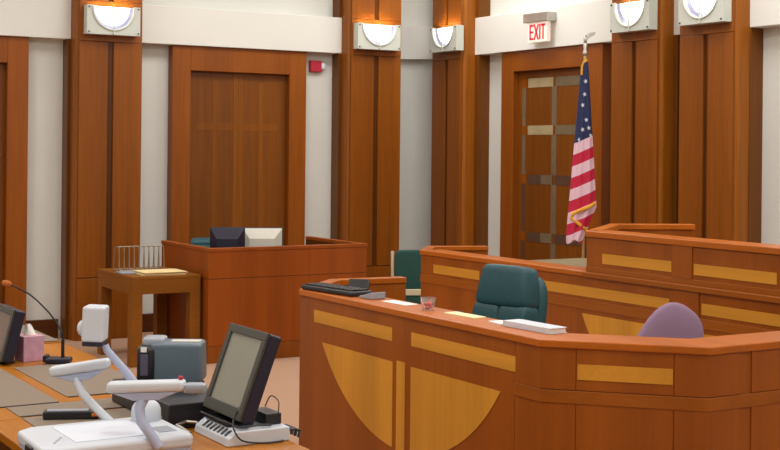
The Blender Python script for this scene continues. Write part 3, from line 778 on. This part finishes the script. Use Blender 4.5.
desk('far_desk', 'wooden desk with taupe top beyond the tissue box', 0.2, 2.345, 7.66, 8.45,
     [(0.22, 2.335, 7.68, 8.44)], (1.3, 8.05, 0))

# tissue box
t = Thing('tissue_box', 'pink tissue box on the desk beside the left monitor', 'tissue box', (1.985, 7.06, DZ), math.radians(8), local=True)
t.part('carton', MB().box(-0.058, 0.058, -0.058, 0.058, 0, 0.135), PINK, bev=0.003)
t.part('top_opening', MB().lathe([(0.04, 0.135), (0.038, 0.138)], n=20), PINK2)
def tis(u, v):
    a = 2*PI*u; r = 0.030*(1-v)**0.7 + 0.004 + 0.008*v*math.cos(3*a)
    return (r*math.cos(a) - 0.01*v, r*math.sin(a), 0.135 + 0.06*v)
mb = MB(); mb.grid(tis, 18, 6, closed_u=True); t.part('tissue', mb, PAPER, smooth=True, label='white tissue tuft')

def touch_monitor(loc, rz, label, w, h, th, tilt, z0, group, scr):
    """faces local -y; tilted back"""
    m = Thing('touch_monitor', label, 'monitor', loc, rz, group=group, local=True)
    Mt = Matrix.Translation((0, 0, z0)) @ Matrix.Rotation(math.radians(-tilt), 4, 'X')
    m.part('case', MB().box(-w/2, w/2, 0.0, th, 0, h, Mt), NAVYP, bev=0.008)
    mb = MB(); b = 0.034
    for q in ((-w/2, w/2, 0, b+0.012), (-w/2, w/2, h-b, h), (-w/2, -w/2+b, b+0.012, h-b), (w/2-b, w/2, b+0.012, h-b)):
        mb.box(q[0], q[1], -0.012, 0.0, q[2], q[3], Mt)
    m.part('bezel', mb, BEZEL, bev=0.003, label='dark grey bezel')
    m.part('screen', MB().box(-w/2+b, w/2-b, -0.004, 0.0, b+0.012, h-b, Mt), scr)
    m.part('stand', MB().box(-0.05, 0.05, 0.035, 0.08, 0.012, z0+0.10), BLACKP, bev=0.006)
    m.part('foot', MB().box(-0.11, 0.11, -0.03, 0.085, 0.0, 0.014), BLACKP, bev=0.005)
    return m
# left monitor (partly out of frame)
touch_monitor((1.805, 7.09, DZ+0.001), math.radians(-90), 'dark monitor cut by the left edge beside the tissue box', 0.36, 0.275, 0.055, 14, 0.022, 'touch monitors on the desks', SCREEN2)
# control box under the touch monitor
t = Thing('switch_box', 'white switch box with black slots under the touch monitor', 'switch box', (2.19, 4.79, DZ))
prof = [(2.065, DZ+0.001), (2.332, DZ+0.001), (2.332, DZ+0.055), (2.11, DZ+0.055), (2.072, DZ+0.03)]
t.part('case', MB().prism(prof, 4.64, 4.97, lambda a, b, h: (a, h, b)), WHITEP, bev=0.004)
for i in range(7):
    y = 4.69 + i*0.036; mb = MB()
    M_ = Matrix.Translation((2.091, y, DZ+0.0435)) @ Matrix.Rotation(math.radians(-33), 4, 'Y')
    mb.box(-0.016, 0.016, -0.008, 0.008, 0.0, 0.003, M_); t.part('slot', mb, BLACKP)
touch_monitor((2.135, 4.845, DZ+0.056), math.radians(-90), 'grey-screened touch monitor tilted back on the white switch box', 0.36, 0.355, 0.055, 20, 0.03, 'touch monitors on the desks', SCREEN)
single('power_brick', MB().box(2.255, 2.325, 4.70, 4.84, DZ+0.056, DZ+0.10), BLACKP, 'black power brick on the white switch box behind the monitor', 'power supply', (2.29, 4.77, DZ+0.056), bev=0.004)
def cable(pts, lab, loc, r=0.0035):
    # smooth through points
    P = [Vector(p) for p in pts]; out = []
    for i in range(len(P)-1):
        p0 = P[max(i-1, 0)]; p1 = P[i]; p2 = P[i+1]; p3 = P[min(i+2, len(P)-1)]
        for k in range(6):
            s = k/6
            out.append(0.5*((2*p1) + (-p0+p2)*s + (2*p0-5*p1+4*p2-p3)*s*s + (-p0+3*p1-3*p2+p3)*s**3))
    out.append(P[-1])
    return single('cable', MB().tube(out, r, 6), BLACKP, lab, 'cable', loc, smooth=True)
cable([(2.16, 4.73, 0.90), (2.11, 4.68, 0.86), (2.09, 4.635, 0.83), (2.12, 4.625, 0.785), (2.2, 4.62, 0.768), (2.27, 4.62, 0.766), (2.30, 4.63, 0.766)], 'black cable looping down the front of the white switch box', (2.2, 4.63, DZ))
cable([(2.30, 4.80, 0.87), (2.325, 4.80, 0.91), (2.325, 4.73, 0.90), (2.31, 4.70, 0.86)], 'thin black cable loop rising behind the touch monitor', (2.31, 4.77, 0.87), 0.0025)
mb = MB()
for i in range(4):
    mb.tube([(2.333, 4.655+0.02*i, 0.80), (2.36, 4.655+0.025*i, 0.80), (2.385, 4.66+0.03*i, 0.79), (2.375, 4.65+0.03*i, 0.768)], 0.007, 6)
single('cable_bundle', mb, BLACKP, 'bunch of black plugs at the right end of the white switch box', 'cable', (2.33, 4.70, 0.78), smooth=True)
single('wire_holder', MB().tube([(2.03, 4.92, DZ+0.007), (2.0, 4.99, DZ+0.03), (2.05, 5.015, DZ+0.035), (2.09, 5.0, DZ+0.03), (2.09, 4.985, DZ+0.007)], 0.006, 6), METAL, 'bent silver wire bracket behind the white switch box', 'bracket', (2.05, 5.0, DZ), smooth=True)

cable([(2.10, 4.95, 0.835), (2.07, 4.90, 0.85), (2.10, 4.80, 0.835), (2.085, 4.70, 0.845), (2.13, 4.66, 0.828), (2.20, 4.66, 0.83), (2.26, 4.66, 0.825)], 'black cable coiled on top of the white switch box before the monitor', (2.1, 4.8, 0.82), 0.005)
# black media player and grey device
t = Thing('media_player', 'black media player box behind the touch monitor', 'media player', (2.12, 5.25, DZ+0.004))
t.part('case', MB().box(1.98, 2.272, 5.03, 5.72, DZ+0.005, DZ+0.105), BLACKP, bev=0.006)
for i, (y, z) in enumerate(((5.10, 0.80), (5.14, 0.80), (5.20, 0.835), (5.3, 0.80))):
    t.part('button', MB().box(1.976, 1.98, y, y+0.012, z, z+0.006), WHITEP)
t = Thing('label_printer', 'rounded blue-grey device with dark front standing on the black media player', 'device', (2.20, 5.555, DZ+0.106), math.radians(-31), local=True)
t.part('body', MB().puff((0.03, 0, 0.088), (0.235, 0.18, 0.176), 0.16, 16, taper=0.04), BLUEGREY, smooth=True)
t.part('dark_front', MB().puff((-0.10, -0.01, 0.083), (0.085, 0.18, 0.165), 0.3, 12), BLACKP, smooth=True, label='dark front end')
t.part('top_hump', MB().puff((-0.075, 0.0, 0.172), (0.10, 0.13, 0.05), 0.4, 10), GREYP, smooth=True)
t.part('front_window', MB().box(-0.122, -0.088, -0.104, -0.098, 0.035, 0.13), LAVDARK, bev=0.003, label='violet-grey window on the dark end')
t.part('paper_slot', MB().box(0.0, 0.13, -0.03, 0.03, 0.174, 0.180), PALEGREY, bev=0.002)
t.part('label_tag', MB().box(-0.12, -0.095, -0.105, -0.098, 0.14, 0.16), PAPER)
cable([(2.30, 5.50, DZ+0.03), (2.295, 5.42, DZ+0.09), (2.265, 5.36, DZ+0.128), (2.22, 5.30, DZ+0.12), (2.17, 5.20, DZ+0.112)], 'black cable running from the right desk edge over the media player', (2.25, 5.6, DZ), 0.006)

# remote on the pad
t = Thing('remote_control', 'black and silver remote on the pad behind the document camera', 'remote control', (1.71, 5.44, DZ+0.0045))
M_ = Matrix.Translation((1.71, 5.44, DZ+0.005)) @ Matrix.Rotation(math.radians(-24), 4, 'Z')
t.part('body', MB().box(-0.115, 0.115, -0.032, 0.032, 0, 0.032, M_), BLACKP, bev=0.005)
t.part('top_plate', MB().box(-0.10, 0.07, -0.028, 0.012, 0.032, 0.037, M_), GREYP, bev=0.001, label='silver top plate')
t.part('amber_end', MB().box(0.085, 0.118, -0.034, 0.02, 0.012, 0.026, M_), ORANGELED, bev=0.001, label='amber end')

# gooseneck microphone
t = Thing('desk_microphone', 'black gooseneck microphone with tan foam head beside the tissue box', 'microphone', (2.08, 6.86, DZ))
M_ = Matrix.Translation((2.085, 6.865, DZ+0.005)) @ Matrix.Rotation(math.radians(-31), 4, 'Z')
t.part('base', MB().box(-0.065, 0.065, -0.04, 0.04, 0, 0.03, M_), NAVYP, bev=0.008)
t.part('knob', MB().box(-0.078, -0.055, -0.03, 0.03, 0.006, 0.042, M_), BLACKP, bev=0.004)
# vertical plane across the view direction: lateral l (towards the left) and height
rx, ry = 0.858, -0.5135
def gp(l, z): return (2.105 + rx*l, 6.86 + ry*l, z)
t.part('stem', MB().tube([gp(0, DZ+0.02), gp(0, 0.885)], 0.009, 10), BLACKP, smooth=True)
gpts = [(0, 0.885), (-0.002, 0.92), (-0.03, 0.972), (-0.075, 1.03), (-0.135, 1.09), (-0.18, 1.126), (-0.245, 1.16), (-0.29, 1.178)]
t.part('gooseneck', MB().tube([gp(*p) for p in gpts], 0.0045, 8), BLACKP, smooth=True)
a = Vector(gp(-0.275, 1.173)); b = Vector(gp(-0.325, 1.187))
t.part('foam_head', MB().tube([a, a.lerp(b, .2), a.lerp(b, .6), b.lerp(a, .08), b], [0.008, 0.017, 0.018, 0.013, 0.004], 12), FOAM, smooth=True, label='tan foam windscreen')

# ------------------------------------------------------------------ document camera
t = Thing('document_camera', 'white document camera with two lamp arms on the near desk', 'document camera', (1.66, 4.86, DZ))
bz = DZ+0.001
mb = MB()
poly = [(1.40, 4.655), (1.92, 4.65), (1.94, 4.67), (1.94, 5.06), (1.92, 5.08), (1.43, 5.08), (1.37, 5.03), (1.36, 4.70)]
mb.prism(poly, bz+0.012, bz+0.062)
base = t.part('base', mb, WHITEP, bev=0.014, seg=3)
t.part('base_underside', MB().prism([(x*0.97+1.66*0.03, y*0.97+4.86*0.03) for x, y in poly], bz, bz+0.014), LAVP)
t.part('light_stage', MB().box(1.50, 1.80, 4.72, 5.02, bz+0.062, bz+0.065), mat('stage_white', (222, 228, 238), 0.5, noise=0.01), bev=0.001, parent=base)
t.part('card_slot', MB().box(1.83, 1.90, 4.74, 4.84, bz+0.062, bz+0.064), GREYP, parent=base)
t.part('front_switch', MB().box(1.352, 1.366, 4.78, 4.86, bz+0.02, bz+0.045), BLACKP, bev=0.003, parent=base)
mb = MB()
for i in range(5): mb.box(1.425+0.012*i, 1.433+0.012*i, 4.74+0.02*i, 4.752+0.02*i, bz+0.062, bz+0.0635)
t.part('buttons', mb, GREYP, parent=base)
# hub and camera arm
piv = Vector((1.87, 4.99, bz+0.085))
Mh = Matrix.Translation(piv) @ Matrix.Rotation(PI/2, 4, 'X') @ Matrix.Rotation(0.0, 4, 'Y')
t.part('arm_hub', MB().puff(piv, (0.115, 0.10, 0.115), 0.75, 12), WHITEP, smooth=True)
arm = t.part('camera_arm', MB().tube([piv + Vector((0, 0, 0.02)), (1.845, 4.98, 0.93), (1.80, 4.99, 1.0), (1.72, 5.03, 1.105), (1.715, 5.035, 1.125)], [0.022, 0.020, 0.018, 0.015, 0.015], 10), LAVP, smooth=True)
hc = Vector((1.682, 5.065, 1.20))
Mc = Matrix.Translation(hc) @ Matrix.Rotation(math.radians(-31), 4, 'Z') @ Matrix.Rotation(math.radians(2), 4, 'Y')
head = t.part('camera_head', MB().box(-0.042, 0.045, -0.05, 0.05, -0.06, 0.078, Mc), WHITEP, bev=0.010, seg=3)
t.part('head_collar', MB().box(-0.038, 0.041, -0.046, 0.046, -0.078, -0.058, Mc), NAVYP, bev=0.004, parent=head, label='navy collar under the head')
ML = Mc @ Matrix.Translation((-0.042, 0, -0.012)) @ Matrix.Rotation(-PI/2, 4, 'Y')
t.part('lens', MB().lathe([(0.030, -0.004), (0.032, 0.008), (0.026, 0.018), (0.014, 0.025)], n=20, M=ML), WHITEP, smooth=True, parent=head)
# lamps on arms
def lamp(l, r, stem, th=0.017, am=WHITEP):
    l, r = Vector(l), Vector(r)
    st = t.part('lamp_arm', MB().tube(stem, [th if i < len(stem)-1 else th*1.2 for i in range(len(stem))], 10), am, smooth=True)
    d = (r-l); L = d.length; d.normalize(); up = Vector((0, 0, 1)); n = up.cross(d).normalized(); up = d.cross(n)
    Mx = Matrix((d, n, up)).transposed().to_4x4(); Mx.translation = l
    t.part('lamp_shade', MB().box(0, L, -0.034, 0.034, 0.0, 0.040, Mx), WHITEP, bev=0.014, parent=st, seg=3)
    t.part('lamp_reflector', MB().prism([(0.02, 0.0), (L-0.02, 0.0), (L*0.66, -0.030), (L*0.34, -0.030)], -0.026, 0.026, lambda a, b, h: tuple(Mx @ Vector((a, h, b)))), LAVP, bev=0.004, parent=st, label='underside with lilac shade in its colour')
lamp((1.575, 5.29, 0.972), (1.785, 5.17, 1.010), [(1.75, 5.06, bz+0.05), (1.70, 5.12, 0.87), (1.672, 5.18, 0.912), (1.665, 5.22, 0.945), (1.663, 5.235, 0.985)])
lamp((1.640, 4.78, 0.985), (1.885, 4.62, 0.998), [(1.79, 4.645, bz+0.03), (1.765, 4.655, 0.835), (1.735, 4.68, 0.885), (1.735, 4.70, 0.93), (1.755, 4.705, 0.975)], 0.020, LAVP)
t.part('lamp_tip', MB().puff((1.915, 4.602, 1.008), (0.085, 0.06, 0.036), 0.4, 8, M=Matrix.Rotation(math.radians(-31), 3, 'Z')), GREYP, smooth=True, label='grey end of the near lamp')
single('red_cap', MB().puff((0, 0, 0), (0.018, 0.018, 0.016), 0.7, 8), RED, 'tiny red cap on the end of the near document camera lamp', 'cap', (1.87, 4.632, 1.044), smooth=True, local=True)

# ------------------------------------------------------------------ light
def area(name, loc, sx, sy, power, col=(1, 0.985, 0.955), rot=(0, 0, 0)):
    l = bpy.data.lights.new(name, 'AREA'); l.shape = 'RECTANGLE'; l.size = sx; l.size_y = sy; l.energy = power; l.color = col
    o = bpy.data.objects.new(name, l); C.objects.link(o); o.location = loc; o.rotation_euler = rot
    return o
PW = 50
for x in (-1.5, 1.8, 5.2, 7.4):
    for y in (0.5, 4.0, 7.5, 11.0):
        area('ceiling_lamp', (x, y, H-0.03), 1.2, 1.2, PW)
area('added_corner_light', (7.85, 12.1, H-0.03), 0.4, 0.4, 14)  # unseen light, added to brighten the curved corner wall
w = bpy.data.worlds.new('world'); scene.world = w; w.use_nodes = True
w.node_tree.nodes['Background'].inputs[0].default_value = (0.5, 0.5, 0.5, 1)
w.node_tree.nodes['Background'].inputs[1].default_value = 0.3

# ------------------------------------------------------------------ camera
cam = bpy.data.cameras.new('camera'); co = bpy.data.objects.new('camera', cam); C.objects.link(co)
cam.sensor_fit = 'HORIZONTAL'; cam.sensor_width = 36; cam.lens = 36*1320/780
cam.shift_y = -74/780; cam.clip_start = 0.05
fwd = Vector((0.5135, 0.858, 0)).normalized(); right = Vector((fwd.y, -fwd.x, 0)); up = Vector((0, 0, 1))
al = 0.010
xa = right*math.cos(al) + up*math.sin(al); ya = up*math.cos(al) - right*math.sin(al)
Mx = Matrix((xa, ya, -fwd)).transposed().to_4x4(); Mx.translation = (0, 0, 1.9)
co.matrix_world = Mx
scene.camera = co
vs = scene.view_settings
vs.view_transform = 'Standard'; vs.look = 'None'; vs.gamma = 1.0; vs.exposure = 0.0; vs.use_curve_mapping = False
